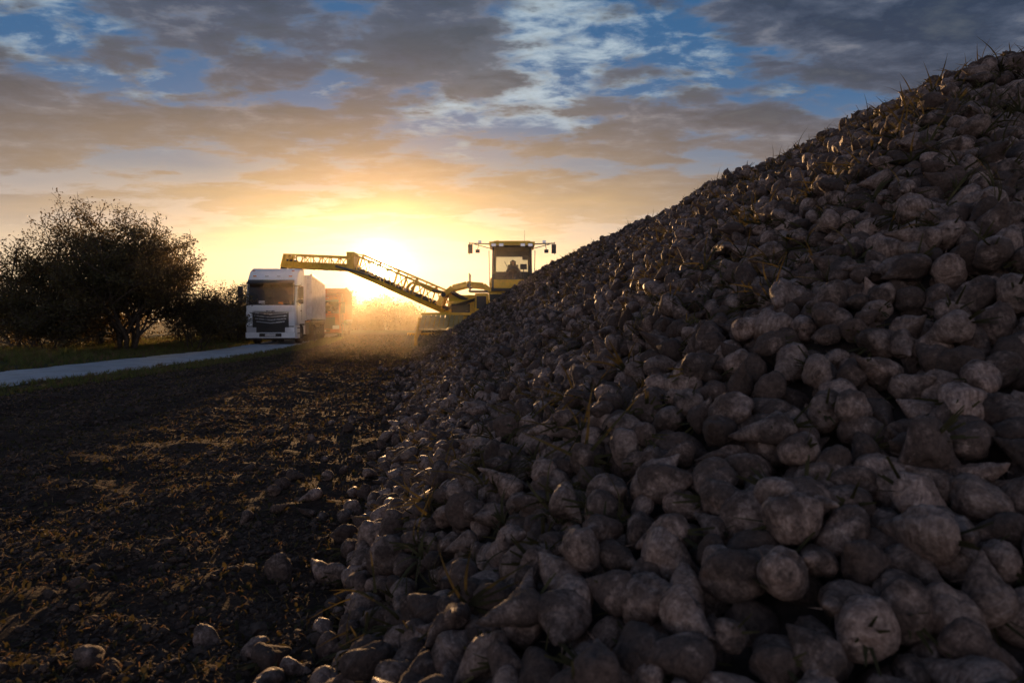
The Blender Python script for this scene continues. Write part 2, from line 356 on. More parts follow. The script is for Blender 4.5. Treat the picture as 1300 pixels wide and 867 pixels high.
# ------------------------------------------------------------------ beets
def make_beet(k):
    rnd=random.Random(k*13+1)
    R=rnd.uniform(0.051,0.066); Ln=rnd.uniform(0.122,0.182); seg=28; rings=26
    pr=[(0,0.0),(0.010,0.30),(0.025,0.50),(0.07,0.76),(0.15,0.94),(0.25,1.0),(0.38,0.94),(0.51,0.79),(0.65,0.57),(0.78,0.37),(0.89,0.22),(0.96,0.13),(1.0,0.04)]
    if k%3==0: pr=[(0,0.0),(0.015,0.36),(0.05,0.66),(0.12,0.88),(0.25,1.0),(0.45,1.0),(0.62,0.88),(0.76,0.66),(0.87,0.42),(0.95,0.22),(1.0,0.05)]; R*=1.06; Ln*=0.88
    if k%5==4: R*=0.86; Ln*=1.15
    ts=np.concatenate([[0,0.010,0.025,0.05],np.linspace(0.08,1,rings-4)])
    rs=np.interp(ts,[p[0] for p in pr],[p[1] for p in pr])
    bx,by=rnd.uniform(-0.045,0.045),rnd.uniform(-0.045,0.045); el=rnd.uniform(0.84,1.16)
    ph=rnd.uniform(0,6.28); verts=[];faces=[]
    for j,(t,r) in enumerate(zip(ts,rs)):
        for i in range(seg):
            th=2*math.pi*i/seg
            v=Vector((math.cos(th)*r*R*el,math.sin(th)*r*R/el,(0.42-t)*Ln))
            n=mnoise.noise(v*13+Vector((k*7.1,0,0)))*0.30+mnoise.noise(v*38+Vector((0,k*3.3,0)))*0.10+mnoise.noise(v*90+Vector((0,k*3.3,5)))*0.045
            g=-0.20*math.exp(-((math.sin((th-ph+0.8*t)/1.0))/0.20)**2)*math.sin(math.pi*min(1,max(0,t)))
            rg=0.014*math.sin(t*60+2*mnoise.noise(v*20)*3+k)
            f=1+n+g+rg; v.x*=f; v.y*=f
            v.z+=mnoise.noise(v*22+Vector((5,5,k)))*0.008
            v.x+=bx*t*t*1.4; v.y+=by*t*t*1.4
            verts.append(v)
    for j in range(len(ts)-1):
        for i in range(seg):
            a=j*seg+i;b=j*seg+(i+1)%seg; faces.append((a,b,b+seg,a+seg))
    faces.append(tuple(range(seg))[::-1]); faces.append(tuple((len(ts)-1)*seg+i for i in range(seg)))
    mi=[0]*len(faces)
    for s in range(rnd.choice([0,4,7,10])):
        a=rnd.uniform(0,6.28); p=Vector((math.cos(a)*R*0.3,math.sin(a)*R*0.3,0.41*Ln)); d=Vector((math.cos(a)*0.6,math.sin(a)*0.6,1)).normalized()*rnd.uniform(0.02,0.08)
        w=0.0045; n0=len(verts); t=Vector((-math.sin(a),math.cos(a),0))*w
        verts+= [p-t,p+t,p+d+t*0.5,p+d-t*0.5]; faces.append((n0,n0+1,n0+2,n0+3)); mi.append(1)
    for s in range(rnd.choice([2,4,6])):
        a=rnd.uniform(0,6.28); t0=rnd.uniform(0.6,0.97); p=Vector((math.cos(a)*R*0.3+bx*t0*t0*1.4,math.sin(a)*R*0.3+by*t0*t0*1.4,(0.42-t0)*Ln)); d=Vector((math.cos(a+0.5),math.sin(a+0.5),rnd.uniform(-1.2,0))).normalized()*rnd.uniform(0.025,0.05)
        n0=len(verts); t=Vector((0,0,1)).cross(d).normalized()*0.0018
        verts+=[p-t,p+t,p+d]; faces.append((n0,n0+1,n0+2)); mi.append(0)
    return mesh_from('sugar_beet_v%d'%k,verts,faces,[M_beet,M_wilt],smooth_sh=True,matidx=mi,link=False)
beets=[make_beet(k) for k in range(20)]

def dart(xmin,xmax,ymin,ymax,r,accept,tries,seed):
    rng=np.random.default_rng(seed); cs=r; grid={}; out=[]
    xs=rng.uniform(xmin,xmax,tries); yy=rng.uniform(ymin,ymax,tries); ok=accept(xs,yy)
    xs=xs[ok];yy=yy[ok]; r2=r*r
    for x,y in zip(xs.tolist(),yy.tolist()):
        a=int(x//cs);b=int(y//cs); bad=False
        for i in (a-1,a,a+1):
            for j in (b-1,b,b+1):
                q=grid.get((i,j))
                if q and (q[0]-x)**2+(q[1]-y)**2<r2: bad=True;break
            if bad:break
        if not bad: grid[(a,b)]=(x,y); out.append((x,y))
    return np.array(out)
pile=empty('sugar_beet_pile')
cx=np.arange(-5,13,0.12); cy=np.arange(0.3,33.5,0.12); X,Y=np.meshgrid(cx,cy); Hh=pile_h(X,Y)-0.09
V=np.stack([X,Y,np.maximum(Hh,-0.15)],-1).reshape(-1,3); nx=len(cx);ny=len(cy)
ii=(np.arange(ny-1)[:,None]*nx+np.arange(nx-1)[None,:]).ravel(); F=np.stack([ii,ii+1,ii+nx+1,ii+nx],-1)
keep=(Hh.reshape(-1)[F]>-0.12).any(1)
fast_mesh('pile_core',V,F[keep],[M_pilebase],parent=pile,smooth_sh=True)
Ps=[];Rs=[];Ss=[];Is=[]
def addb(pts,dz,jit,smin,smax,seed,onground=False):
    rng=np.random.default_rng(seed); n=len(pts)
    x=pts[:,0];y=pts[:,1]
    z=np.maximum(pile_h(x,y)+dz, ground_z(x,y)+0.035)+rng.normal(0,jit,n)*(0 if onground else 1)
    s=rng.uniform(smin,smax,n)*np.where(rng.random(n)<0.18,0.68,1)
    if onground: z=ground_z(x,y)+0.040*s
    z=np.maximum(z,ground_z(x,y)+0.03)
    Ps.append(np.stack([x,y,z],-1))
    tilt=rng.uniform(1.1,2.0,n) if onground else np.arccos(rng.uniform(-1,1,n))*0.6+0.65
    Rs.append(np.stack([tilt,rng.uniform(-0.5,0.5,n),rng.uniform(0,6.283,n)],-1)); Ss.append(s); Is.append(rng.integers(0,len(beets),n))
acc=lambda t:(lambda x,y:(pile_h(x,y)>t)&((x-toe_x(y))<7.0))
d=dart(-5,8,0.5,31.5,0.086,acc(0.02),420000,1); addb(d,0.0,0.020,0.84,1.20,11)
d=dart(-5,8,0.5,31.5,0.105,acc(0.0),170000,2); addb(d,-0.075,0.015,0.9,1.2,12)
d=dart(-5,8,0.5,31.5,0.23,acc(0.05),40000,3); addb(d,0.055,0.015,0.85,1.22,13)
d=dart(2,13,0.5,31.5,0.125,lambda x,y:(pile_h(x,y)>0.0)&((x-toe_x(y))>=7.0),90000,4); addb(d,0.0,0.02,0.95,1.35,14)
def tacc(x,y):
    u=x-toe_x(y); rr=np.random.default_rng(9).random(len(x))
    return (pile_h(x,y)<=0.03)&(u<0.3)&(u>-1.3)&(rr<np.exp(-np.clip(-u,0,9)/0.17)*0.9)&(y>1.4)
d=dart(-6,1,1.4,31,0.10,tacc,24000,5); addb(d,0,0,0.7,1.1,15,True)
ex=[]
def px2g(px,py): 
    t=1.2*867/(py-408); return ((px-650)/867*t,t)
for p in [(313,600),(95,745),(345,628),(372,607),(410,585),(395,560),(420,540),(352,650),(388,650)]: ex.append(px2g(*p))
addb(np.array(ex),0,0,0.55,0.85,16,True)
scatter('beets',np.concatenate(Ps),np.concatenate(Rs),np.concatenate(Ss),np.concatenate(Is),beets,parent=pile)
print('beets',sum(len(p) for p in Ps))

def make_tuft(k,mat,nb,hmin,hmax,w,lean,droop):
    rnd=random.Random(k*5+2); verts=[];faces=[]
    for b in range(nb):
        a=rnd.uniform(0,6.28); h=rnd.uniform(hmin,hmax); ln=rnd.uniform(*lean); d=Vector((math.cos(a),math.sin(a),0)); t=Vector((-d.y,d.x,0))
        p=d*rnd.uniform(0,0.03); n=5; base=len(verts); tw=rnd.uniform(-0.6,0.6)
        for i in range(n+1):
            s=i/n; pos=p+d*(ln*h*s**1.4)+Vector((0,0,h*(s-droop*s*s)))+t*tw*h*0.3*s*s
            ww=w*(1-s**1.6)*rnd.uniform(0.8,1.2)+0.0006
            verts+=[pos-t*ww,pos+t*ww]
        for i in range(n): faces.append((base+2*i,base+2*i+1,base+2*i+3,base+2*i+2))
    return mesh_from('tuft_v%d'%k,verts,faces,[mat],link=False,smooth_sh=True)
wil=[make_tuft(100+k,M_wilt,10,0.06,0.17,0.0055,(0.5,1.8),0.8) for k in range(6)]
d=dart(-5,8,0.6,31,0.10,lambda x,y:(pile_h(x,y)>0.0)&((x-toe_x(y))<6.6)&(fbm(x*0.8,y*0.8,3)>0.0),19000,21)
rng=np.random.default_rng(22); n=len(d)
z=pile_h(d[:,0],d[:,1])+0.03
scatter('leaf_debris',np.stack([d[:,0],d[:,1],z],-1),np.stack([rng.uniform(-1.2,1.2,n),rng.uniform(-1.2,1.2,n),rng.uniform(0,6.28,n)],-1),rng.uniform(0.6,1.2,n),rng.integers(0,6,n),wil,parent=pile)

# ------------------------------------------------------------------ ground debris
def make_clod(k):
    bm=bmesh.new(); bmesh.ops.create_icosphere(bm,subdivisions=2,radius=0.02)
    for v in bm.verts:
        f=1+0.55*mnoise.noise(v.co*60+Vector((k*5.0,0,0)))+0.3*mnoise.noise(v.co*140+Vector((0,k*5.0,0))); v.co*=f; v.co.z*=0.6
    me=bpy.data.meshes.new('clod_v%d'%k); bm.to_mesh(me); bm.free(); me.materials.append(M_clod)
    return bpy.data.objects.new('clod_v%d'%k,me)
clods=[make_clod(k) for k in range(6)]
def make_scrap(k):
    rnd=random.Random(k+50); verts=[];faces=[]
    ln=rnd.uniform(0.03,0.09); w=rnd.uniform(0.002,0.004) if k<3 else rnd.uniform(0.006,0.012); n=4
    for i in range(n+1):
        s=i/n; z=0.006+0.018*math.sin(s*3.1+k)+rnd.uniform(-.004,.004); ww=w*(1 if k<3 else math.sin(0.4+2.4*s))
        verts+=[(s*ln-ln/2,-ww,z),(s*ln-ln/2+rnd.uniform(-.005,.005),ww,z+rnd.uniform(-.006,.006))]
    for i in range(n): faces.append((2*i,2*i+1,2*i+3,2*i+2))
    return mesh_from('scrap_v%d'%k,verts,faces,[M_straw if k in(0,1) else M_wilt],link=False)
scraps=[make_scrap(k) for k in range(6)]
rng=np.random.default_rng(31)
def fieldpts(n,y0,y1,pw):
    y=y0+(y1-y0)*rng.random(n)**pw; x0=road_c(y)+1.5; x0=np.maximum(x0,-0.78*y-0.6); x1=np.where(y<31,toe_x(y)+0.9,2.0); x=x0+(x1-x0)*rng.random(n)
    return x,y
x,y=fieldpts(62000,1.3,32,1.9); xb,yb=fieldpts(16000,26,62,1.0); x=np.concatenate([x,xb]); y=np.concatenate([y,yb]); n=len(x)
k=vnoise(x*1.3,y*1.3)+0.7*vnoise(x*4,y*4)>-0.28; x=x[k];y=y[k];n=len(x)
sc=rng.lognormal(-1.0,0.5,n)*np.clip(0.8+y/10,0.8,3.6); sc=np.clip(sc,0.15,2.6)
scatter('soil_clods',np.stack([x,y,ground_z(x,y)+0.002],-1),rng.uniform(0,6.28,(n,3))*np.array([0.1,0.1,1]),sc,rng.integers(0,6,n),clods)
x,y=fieldpts(30000,1.3,34,1.6); xb,yb=fieldpts(16000,16,60,1.0); x=np.concatenate([x,xb]); y=np.concatenate([y,yb]); n=len(x)
scatter('plant_scraps',np.stack([x,y,ground_z(x,y)+0.008],-1),np.stack([rng.normal(0,0.45,n),rng.normal(0,0.45,n),rng.uniform(0,6.28,n)],-1),rng.uniform(0.5,1.1,n)*np.clip(0.65+y/18,0.65,2.6),rng.integers(0,6,n),scraps)

gr=[make_tuft(200+k,M_grass if k<5 else M_straw,16,0.08,0.26,0.0050,(0.1,0.7),0.25) for k in range(7)]
def verge(n,o0,o1,y0,y1,seed):
    r=np.random.default_rng(seed); y=r.uniform(y0,y1,n); x=road_c(y)+r.uniform(o0,o1,n); k=fbm(x*1.2,y*0.8,3)>-0.4; return x[k],y[k]
xa,ya=verge(24000,-9,-1.25,8,75,41); xb,yb=verge(7000,1.28,2.6,8,50,42)
x=np.concatenate([xa,xb]);y=np.concatenate([ya,yb]);n=len(x)
s=rng.uniform(0.5,1.2,n)*np.where(np.arange(n)<len(xa),np.clip(0.5+0.30*(road_c(y)-1.3-x),0.5,1.6),0.6)
scatter('verge_grass',np.stack([x,y,ground_z(x,y)-0.01],-1),np.stack([rng.normal(0,.15,n),rng.normal(0,.15,n),rng.uniform(0,6.28,n)],-1),s,rng.integers(0,7,n),gr)

# ------------------------------------------------------------------ trees
def leaf_quads(P,size,rng,nrmup=0.3):
    n=len(P); a=rng.normal(size=(n,3)); a/=np.linalg.norm(a,axis=1,keepdims=True)
    b=rng.normal(size=(n,3)); b=np.cross(a,b); b/=np.linalg.norm(b,axis=1,keepdims=True)
    s=(size*rng.uniform(0.6,1.3,n))[:,None]
    v0=P-a*s*0.5; v1=P+b*s*0.27; v2=P+a*s*0.5; v3=P-b*s*0.27
    V=np.stack([v0,v1,v2,v3],1).reshape(-1,3); F=np.arange(4*n).reshape(-1,4)
    return V,F
def make_tree(name,loc,height,spread,nleaf,seed,stems=4,leafsize=0.10,matl=None,trunk=0.10):
    rnd=random.Random(seed); rng=np.random.default_rng(seed); segs=[]; tips=[]
    def grow(p,d,l,r,lev):
        n=3; q=p
        for i in range(n):
            d=(d+Vector((rnd.gauss(0,.16),rnd.gauss(0,.16),rnd.gauss(0.03,.1)))).normalized(); q2=q+d*(l/n)
            segs.append((q,q2,r*(1-i*0.15),r*(1-(i+1)*0.15))); 
            if lev>=2: tips.append((q,q2,lev))
            q=q2
            if lev<4 and i>0 or lev==0 and i==0:
                for c in range(2 if lev<3 else 1):
                    a=rnd.uniform(0,6.28); side=Vector((math.cos(a)*spread/height*2.2,math.sin(a)*spread/height*2.2,rnd.uniform(-0.1,0.8)))
                    grow(q,(d*0.7+side*0.75).normalized(),l*rnd.uniform(0.5,0.72),r*0.5,lev+1)
        if lev<4: grow(q,d,l*0.65,r*0.55,lev+1)
    for s in range(stems):
        a=2*math.pi*s/stems+rnd.uniform(-.5,.5)
        sp=rnd.uniform(0.25,0.8)*spread/height*1.2
        grow(Vector((math.cos(a)*0.2,math.sin(a)*0.2,-0.1)),Vector((math.cos(a)*sp,math.sin(a)*sp,1)).normalized(),height*0.36*rnd.uniform(0.8,1.1),trunk*rnd.uniform(0.7,1.1),0)
    zmax=np.percentile([t[1].z for t in tips],99.5); k=height/zmax
    Vs=[];Fs=[];c=0; m=5
    for a,b,r1,r2 in segs:
        a=a*k;b=b*k; d=(b-a).normalized(); u=d.orthogonal().normalized(); w=d.cross(u)
        for (p,r) in ((a,max(r1,0.006)),(b,max(r2,0.005))):
            for i in range(m):
                t=2*math.pi*i/m; Vs.append(p+(u*math.cos(t)+w*math.sin(t))*r)
        for i in range(m): Fs.append((c+i,c+(i+1)%m,c+m+(i+1)%m,c+m+i))
        c+=2*m
    Vw=np.array([tuple(v) for v in Vs]); Fw=np.array(Fs)
    tw=np.array([(*(t[0]*k),*(t[1]*k)) for t in tips]); lw=np.array([1.0 if t[2]>=3 else 0.35 for t in tips])*rng.uniform(0.1,1,len(tips))**1.5; lw/=lw.sum()
    pick=rng.choice(len(tw),nleaf,p=lw); f=rng.random((nleaf,1)); P=tw[pick,:3]*(1-f)+tw[pick,3:]*f+rng.normal(0,0.11,(nleaf,3))
    P=P[P[:,2]>0.15]
    Vl,Fl=leaf_quads(P,leafsize,rng)
    V=np.concatenate([Vw,Vl]); F=np.concatenate([Fw,Fl+len(Vw)])
    mi=np.concatenate([np.zeros(len(Fw),int),np.ones(len(Fl),int)])
    ob=fast_mesh(name,V,F,[M_bark,matl or M_leaf],matidx=mi); ob.location=loc; return ob
make_tree('tree',(-15.2,27,0),5.5,3.9,38000,3,stems=5,trunk=0.10)
make_tree('tree',(-19.6,27.5,0),4.3,3.0,20000,5,stems=4,trunk=0.09)
make_tree('tree',(-17.4,29.5,0),5.7,3.2,20000,8,stems=4,trunk=0.09)
make_tree('shrub',(-13.7,29.5,0),3.0,2.0,10000,12,stems=5,trunk=0.04)
make_tree('shrub',(-17.2,25.2,0),2.5,2.4,14000,14,stems=6,trunk=0.04)
make_tree('shrub',(-16.4,38,0),3.1,2.2,7000,15,stems=5,trunk=0.04)
make_tree('shrub',(-15.6,41,0),2.6,1.8,6000,16,stems=5,trunk=0.04)
make_tree('shrub',(-16.4,44,0),4.1,1.0,400,18,stems=4,trunk=0.03)

def mass(name,blobs,size,dens,seed,mat):
    rng=np.random.default_rng(seed); Ps=[];sv=[];sf=[];c=0
    for (x,y,rx,ry,h) in blobs:
        n=int(dens*rx*ry*h); p=rng.normal(size=(n,3)); p/=np.linalg.norm(p,axis=1,keepdims=True); p*=rng.random((n,1))**0.35
        lump=1+0.5*vnoise(p[:,0]*3+x,p[:,2]*3+y)+0.3*vnoise(p[:,0]*9+x,p[:,2]*9)
        p*=lump[:,None]
        p=p*np.array([rx,ry,h*0.55])+np.array([x,y,h*0.45]); Ps.append(p[p[:,2]>0])
        for s in range(3):
            bx,by=x+rng.uniform(-rx,rx)*0.5,y; tx=bx+rng.uniform(-.4,.4)
            sv+=[(bx-.05,by,0),(bx+.05,by,0),(tx+.02,by,h*0.8),(tx-.02,by,h*0.8)]; sf.append((c,c+1,c+2,c+3)); c+=4
    P=np.concatenate(Ps); V,F=leaf_quads(P,size,rng); V=np.concatenate([np.array(sv,float),V]); F=np.concatenate([np.array(sf),F+c])
    mi=np.concatenate([np.zeros(len(sf),int),np.ones(len(F)-len(sf),int)])
    return fast_mesh(name,V,F,[M_bark,mat],matidx=mi)
rr=random.Random(4)
bl=[(-17-i*1.0+rr.uniform(-.5,.5),31+rr.uniform(-1,2)+i*0.15,1.2,1.2,rr.uniform(1.4,2.6)) for i in range(16)]
bl+=[(-14.8-0.17*(y-36)+rr.uniform(-2.0,-0.6),y,1.1,1.1,rr.uniform(1.3,2.4)) for y in np.arange(34,60,1.5)]
mass('hedge',bl,0.11,420,61,M_leaf)
bl=[(-22+i*0.95,92+rr.uniform(-3,3),1.8,1.6,rr.uniform(3.4,4.8)) for i in range(-14,10)]
mass('hedge',bl,0.22,220,62,M_farleaf)
bl=[(rr.uniform(-420,420),rr.uniform(330,420),rr.uniform(8,18),8,rr.uniform(5,11)) for i in range(140)]
mass('distant_treeline',bl,1.4,0.9,63,M_farleaf)

# ------------------------------------------------------------------ trucks
def tractor_unit(parent,paintm,h=3.95,chrome=M_chrome):
    mats=[paintm,M_black,M_dglass,M_chrome,M_lens,M_rubber,M_steel,M_amber]
    W=1.25; k=(h-0.95)/3.0
    zz=lambda z:0.95+(z-0.95)*k
    b=MB(mats)
    b.prism([(0.02,0.95),(0.0,zz(1.95)),(0.22,zz(3.02)),(0.34,zz(3.30)),(0.75,zz(3.72)),(1.2,zz(3.9)),(2.25,zz(3.95)),(2.25,0.95)],-W,W,paintm)
    cab=b.done('cab_shell',parent,bevel=0.10,seg=4)
    b=MB(mats)
    def wsy(z): return (0.0+(z-1.95)/(3.02-1.95)*0.22)-0.015
    b.prism([(wsy(1.98),zz(1.98)),(wsy(3.04),zz(3.04)),(wsy(3.04)+0.05,zz(3.04)),(wsy(1.98)+0.05,zz(1.98))],-1.12,1.12,M_dglass)
    for sx in (-1,1):
        b.prism([(0.30,zz(2.0)),(0.42,zz(2.85)),(1.25,zz(2.85)),(1.25,zz(2.1)),(0.9,zz(1.95))],sx*1.235,sx*1.262,M_dglass)
        b.box((sx*1.256,1.32,zz(2.2)),(0.012,0.02,2.0),M_black); b.box((sx*1.256,0.24,zz(1.5)),(0.012,0.02,1.0),M_black)
        b.box((sx*1.275,1.12,zz(1.72)),(0.03,0.2,0.05),M_black)
        b.beam((sx*1.2,0.22,zz(2.95)),(sx*1.50,0.05,zz(2.98)),0.05,0.05,M_black); b.beam((sx*1.2,0.18,zz(2.15)),(sx*1.50,0.05,zz(2.2)),0.05,0.05,M_black)
        b.box((sx*1.50,0.03,zz(2.62)),(0.24,0.16,0.62),M_black); b.box((sx*1.50,0.03,zz(2.17)),(0.22,0.15,0.24),M_black)
        b.box((sx*1.2,0.55,0.62),(0.10,0.75,0.66),paintm); b.box((sx*1.24,0.55,0.55),(0.06,0.5,0.05),M_black); b.box((sx*1.24,0.55,0.83),(0.06,0.5,0.05),M_black)
        b.box((sx*1.18,2.02,0.72),(0.14,0.35,0.5),paintm)
        b.beam((sx*1.14,0.93,1.0),(sx*1.14,1.95,1.0),0.28,0.08,M_black)
        b.box((sx*1.12,2.75,0.75),(0.24,1.0,0.6),M_steel)
        b.beam((sx*1.16,-0.02,zz(1.98)),(sx*1.16,0.20,zz(3.02)),0.05,0.03,M_black)
        b.box((sx*1.0,0.60,zz(3.74)),(0.14,0.06,0.04),M_amber)
    b.prism([(0.14,zz(3.06)),(-0.14,zz(3.02)),(-0.16,zz(3.10)),(0.16,zz(3.26)),(0.22,zz(3.22))],-1.15,1.15,M_black)
    for x in (-0.9,-0.3,0.3,0.9): b.box((x,0.42,zz(3.46)),(0.16,0.08,0.05),M_amber if abs(x)>0.5 else M_lens)
    b.beam((-0.9,-0.03,zz(2.0)),(-0.15,-0.0,zz(2.12)),0.02,0.03,M_black); b.beam((0.1,-0.03,zz(2.0)),(0.85,-0.0,zz(2.12)),0.02,0.03,M_black)
    b.box((-0.45,0.0,zz(2.12)),(0.30,0.03,0.16),M_lens); b.box((0.5,0.0,zz(2.08)),(0.22,0.03,0.09),M_amber)
    b.box((0,-0.03,zz(1.80)),(2.18,0.10,0.24),paintm)
    b.box((0,-0.01,1.12),(1.80,0.10,1.05),M_black)
    for i,z in enumerate((1.55,1.40,1.25,1.10)):
        wd=1.72-0.10*i
        for sx in (-1,1): b.beam((sx*wd/2,-0.075,z+0.06),(0,-0.10,z-0.02),0.03,0.055,chrome)
    b.box((0,-0.11,1.68),(0.42,0.03,0.09),chrome)
    for sx in (-1,1):
        b.box((sx*1.06,-0.02,1.25),(0.30,0.14,0.82),paintm)
        b.prism([(-0.12,0.60),(-0.10,0.86),(0.1,0.88),(0.1,0.60)],sx*0.72,sx*1.19,M_lens)
        b.box((sx*0.95,-0.125,0.91),(0.50,0.02,0.04),M_black)
        b.cyl((sx*0.85,-0.12,0.42),(sx*0.85,-0.06,0.42),0.07,M_lens)
    b.box((0,-0.02,0.46),(2.46,0.24,0.28),paintm); b.box((0,-0.145,0.47),(1.1,0.02,0.18),M_black); b.box((0,-0.16,0.47),(0.52,0.012,0.11),M_lens)
    b.box((0,0.0,0.72),(1.35,0.2,0.2),M_black); b.box((0,0.05,0.28),(2.3,0.14,0.10),M_black)
    for sx in (-1,1): b.box((sx*1.19,2.55,zz(2.4)),(0.04,0.6,zz(3.7)-1.3),paintm); b.box((sx*0.42,3.6,0.85),(0.1,5.0,0.24),M_black)
    b.box((0,2.9,0.96),(0.9,1.2,0.06),M_steel); b.box((0,1.2,0.75),(1.7,1.9,0.45),M_black); b.cyl((0,4.4,1.02),(0,4.4,1.14),0.5,M_steel)
    b.done('cab_trim',parent,bevel=0.014)
    b=MB([M_rubber,M_steel,M_black])
    for sx in (-1,1):
        b.wheel((sx*1.08,1.42,0.5),0.5,0.3,M_rubber,M_steel)
        b.wheel((sx*1.08,4.9,0.5),0.5,0.3,M_rubber,M_steel); b.wheel((sx*0.72,4.9,0.5),0.5,0.3,M_rubber,M_steel)
        b.beam((sx*0.92,4.35,1.06),(sx*0.92,5.45,1.06),0.55,0.04,M_black)
    b.cyl((-1,1.42,0.5),(1,1.42,0.5),0.08,M_steel); b.cyl((-1,4.9,0.5),(1,4.9,0.5),0.1,M_steel)
    b.done('wheels',parent)
def trailer_unit(parent,y0,ang,length,h,paintm):
    e=empty('trailer',(0,4.4,0),ang,parent); o=y0-4.4
    mats=[paintm,M_black,M_steel,M_rubber,M_beet,M_chrome,M_amber]
    b=MB(mats)
    for sx in (-1,1):
        b.box((sx*1.245,o+length/2,(1.25+h)/2),(0.05,length,h-1.25),paintm)
        for i in range(int(length/0.75)+1):
            b.box((sx*1.285,o+0.05+i*(length-0.1)/int(length/0.75),(1.25+h)/2),(0.045,0.07,h-1.33),paintm)
        b.beam((sx*1.27,o,h),(sx*1.27,o+length,h),0.12,0.12,paintm); b.beam((sx*1.26,o,1.22),(sx*1.26,o+length,1.22),0.10,0.16,M_steel)
        b.beam((sx*1.2,o+2.8,0.75),(sx*1.2,o+length*0.58,0.75),0.04,0.12,M_steel); b.beam((sx*1.2,o+2.8,0.5),(sx*1.2,o+length*0.58,0.5),0.04,0.12,M_steel)
        b.beam((sx*1.17,o+length*0.62,1.05),(sx*1.17,o+length*0.95,1.05),0.3,0.05,M_black)
        b.box((sx*0.45,o+length/2,1.02),(0.12,length*0.96,0.26),M_steel)
        b.box((sx*0.7,o+2.4,0.6),(0.12,0.12,0.8),M_steel)
    b.box((0,o+0.025,(1.25+h)/2),(2.44,0.05,h-1.27),paintm); b.box((0,o+length-0.03,(1.25+h)/2),(2.44,0.05,h-1.27),paintm)
    b.box((0,o+length/2,1.22),(2.42,length-0.1,0.06),M_steel); b.cyl((-1.22,o+0.1,h+0.10),(-1.22,o+length,h+0.10),0.07,M_black)
    b.box((0,o+length+0.05,0.6),(2.3,0.06,0.14),M_amber)
    b.done('trailer_body',e,bevel=0.01)
    b=MB([M_rubber,M_steel])
    for i in range(3):
        yy=o+length*0.66+i*1.31
        for sx in (-1,1): b.wheel((sx*1.08,yy,0.5),0.5,0.36,M_rubber,M_steel)
        b.cyl((-1,yy,0.5),(1,yy,0.5),0.09,M_steel)
    b.done('trailer_wheels',e)
    return e
tA=empty('semi_truck',(-12.35,35,0.03),math.radians(5.0)); tractor_unit(tA,M_white,4.0); trailer_unit(tA,2.75,math.radians(6.5),11.0,3.75,M_wtrailer)
tB=empty('semi_truck',(-14.0,50.5,0.03),math.radians(7)); tractor_unit(tB,M_orange,3.3,M_black); trailer_unit(tB,2.75,math.radians(4),11.0,3.75,M_orange)

# ------------------------------------------------------------------ beet loader
ld=empty('beet_loader',(0.0,33,0))
mats=[M_yellow,M_black,M_steel,M_rubber,M_tglass,M_lens,M_amber,M_canvas,M_dglass]
b=MB(mats); zf=2.75; zt=4.72
b.box((0,0,zf-0.06),(1.95,1.9,0.14),M_black); b.box((0,-0.92,zf+0.2),(1.8,0.06,0.4),M_yellow)
for sx in (-1,1):
    b.beam((sx*0.90,-0.95,zf),(sx*0.86,-0.80,zt),0.10,0.10,M_black); b.beam((sx*0.90,0.9,zf),(sx*0.86,0.85,zt),0.14,0.12,M_black); b.beam((sx*0.92,0.1,zf),(sx*0.88,0.12,zt),0.07,0.07,M_black)
    b.beam((sx*0.92,-0.9,zf+0.45),(sx*0.92,0.9,zf+0.45),0.04,0.05,M_black)
    b.beam((sx*1.05,-0.9,zf+0.1),(sx*1.08,-0.85,zt-0.2),0.03,0.03,M_steel)
b.box((0,-0.02,zt+0.10),(2.12,2.25,0.16),M_yellow); b.box((0,-0.02,zt+0.205),(1.7,1.8,0.07),M_yellow); b.box((0,-0.02,zt-0.02),(1.8,1.9,0.08),M_black)
b.box((0,0.9,zf+0.45),(1.8,0.06,0.9),M_black); b.box((0,0.88,zt-0.2),(1.7,0.05,0.28),M_black); b.beam((0.1,-0.92,zf+0.4),(-0.35,-0.86,zf+1.25),0.02,0.03,M_black)
for x in (-0.85,-0.5,0.5,0.85): b.box((x,-1.17,zt+0.02),(0.2,0.1,0.13),M_lens); b.box((x,-1.12,zt+0.03),(0.24,0.05,0.17),M_black)
b.cyl((-0.7,0.5,zt+0.24),(-0.7,0.5,zt+0.42),0.06,M_amber); b.cyl((0.6,0.6,zt+0.2),(0.62,0.62,zt+0.95),0.008,M_black,6)
b.done('cab_frame',ld,bevel=0.02)
b=MB([M_tglass])
b.poly([(-0.86,-0.93,zf+0.3),(0.86,-0.93,zf+0.3),(0.82,-0.82,zt),(-0.82,-0.82,zt)],M_tglass)
for sx in (-1,1): b.poly([(sx*0.905,-0.88,zf+0.1),(sx*0.905,0.85,zf+0.1),(sx*0.865,0.8,zt),(sx*0.865,-0.78,zt)],M_tglass)
b.poly([(-0.82,0.87,zf+0.6),(0.82,0.87,zf+0.6),(0.8,0.85,zt),(-0.8,0.85,zt)],M_tglass)
b.done('cab_windows',ld)
b=MB(mats)
b.box((0.05,0.25,zf+0.42),(0.52,0.5,0.14),M_black); b.box((0.05,0.5,zf+0.82),(0.50,0.13,0.78),M_black,(-0.12,0,0)); b.box((0.05,0.56,zf+1.3),(0.28,0.1,0.2),M_black); b.box((0.05,0.25,zf+0.2),(0.35,0.35,0.35),M_black)
b.box((0.42,0.1,zf+0.62),(0.12,0.5,0.08),M_black); b.box((-0.32,0.1,zf+0.62),(0.12,0.5,0.08),M_black); b.box((0.55,-0.35,zf+1.05),(0.32,0.05,0.26),M_black); b.beam((0.55,-0.3,zf),(0.55,-0.34,zf+0.95),0.04,0.04,M_black)
b.box((0.62,-0.55,zf+1.45),(0.26,0.05,0.2),M_black); b.beam((0.8,-0.7,zf+1.5),(0.62,-0.53,zf+1.45),0.03,0.03,M_black)
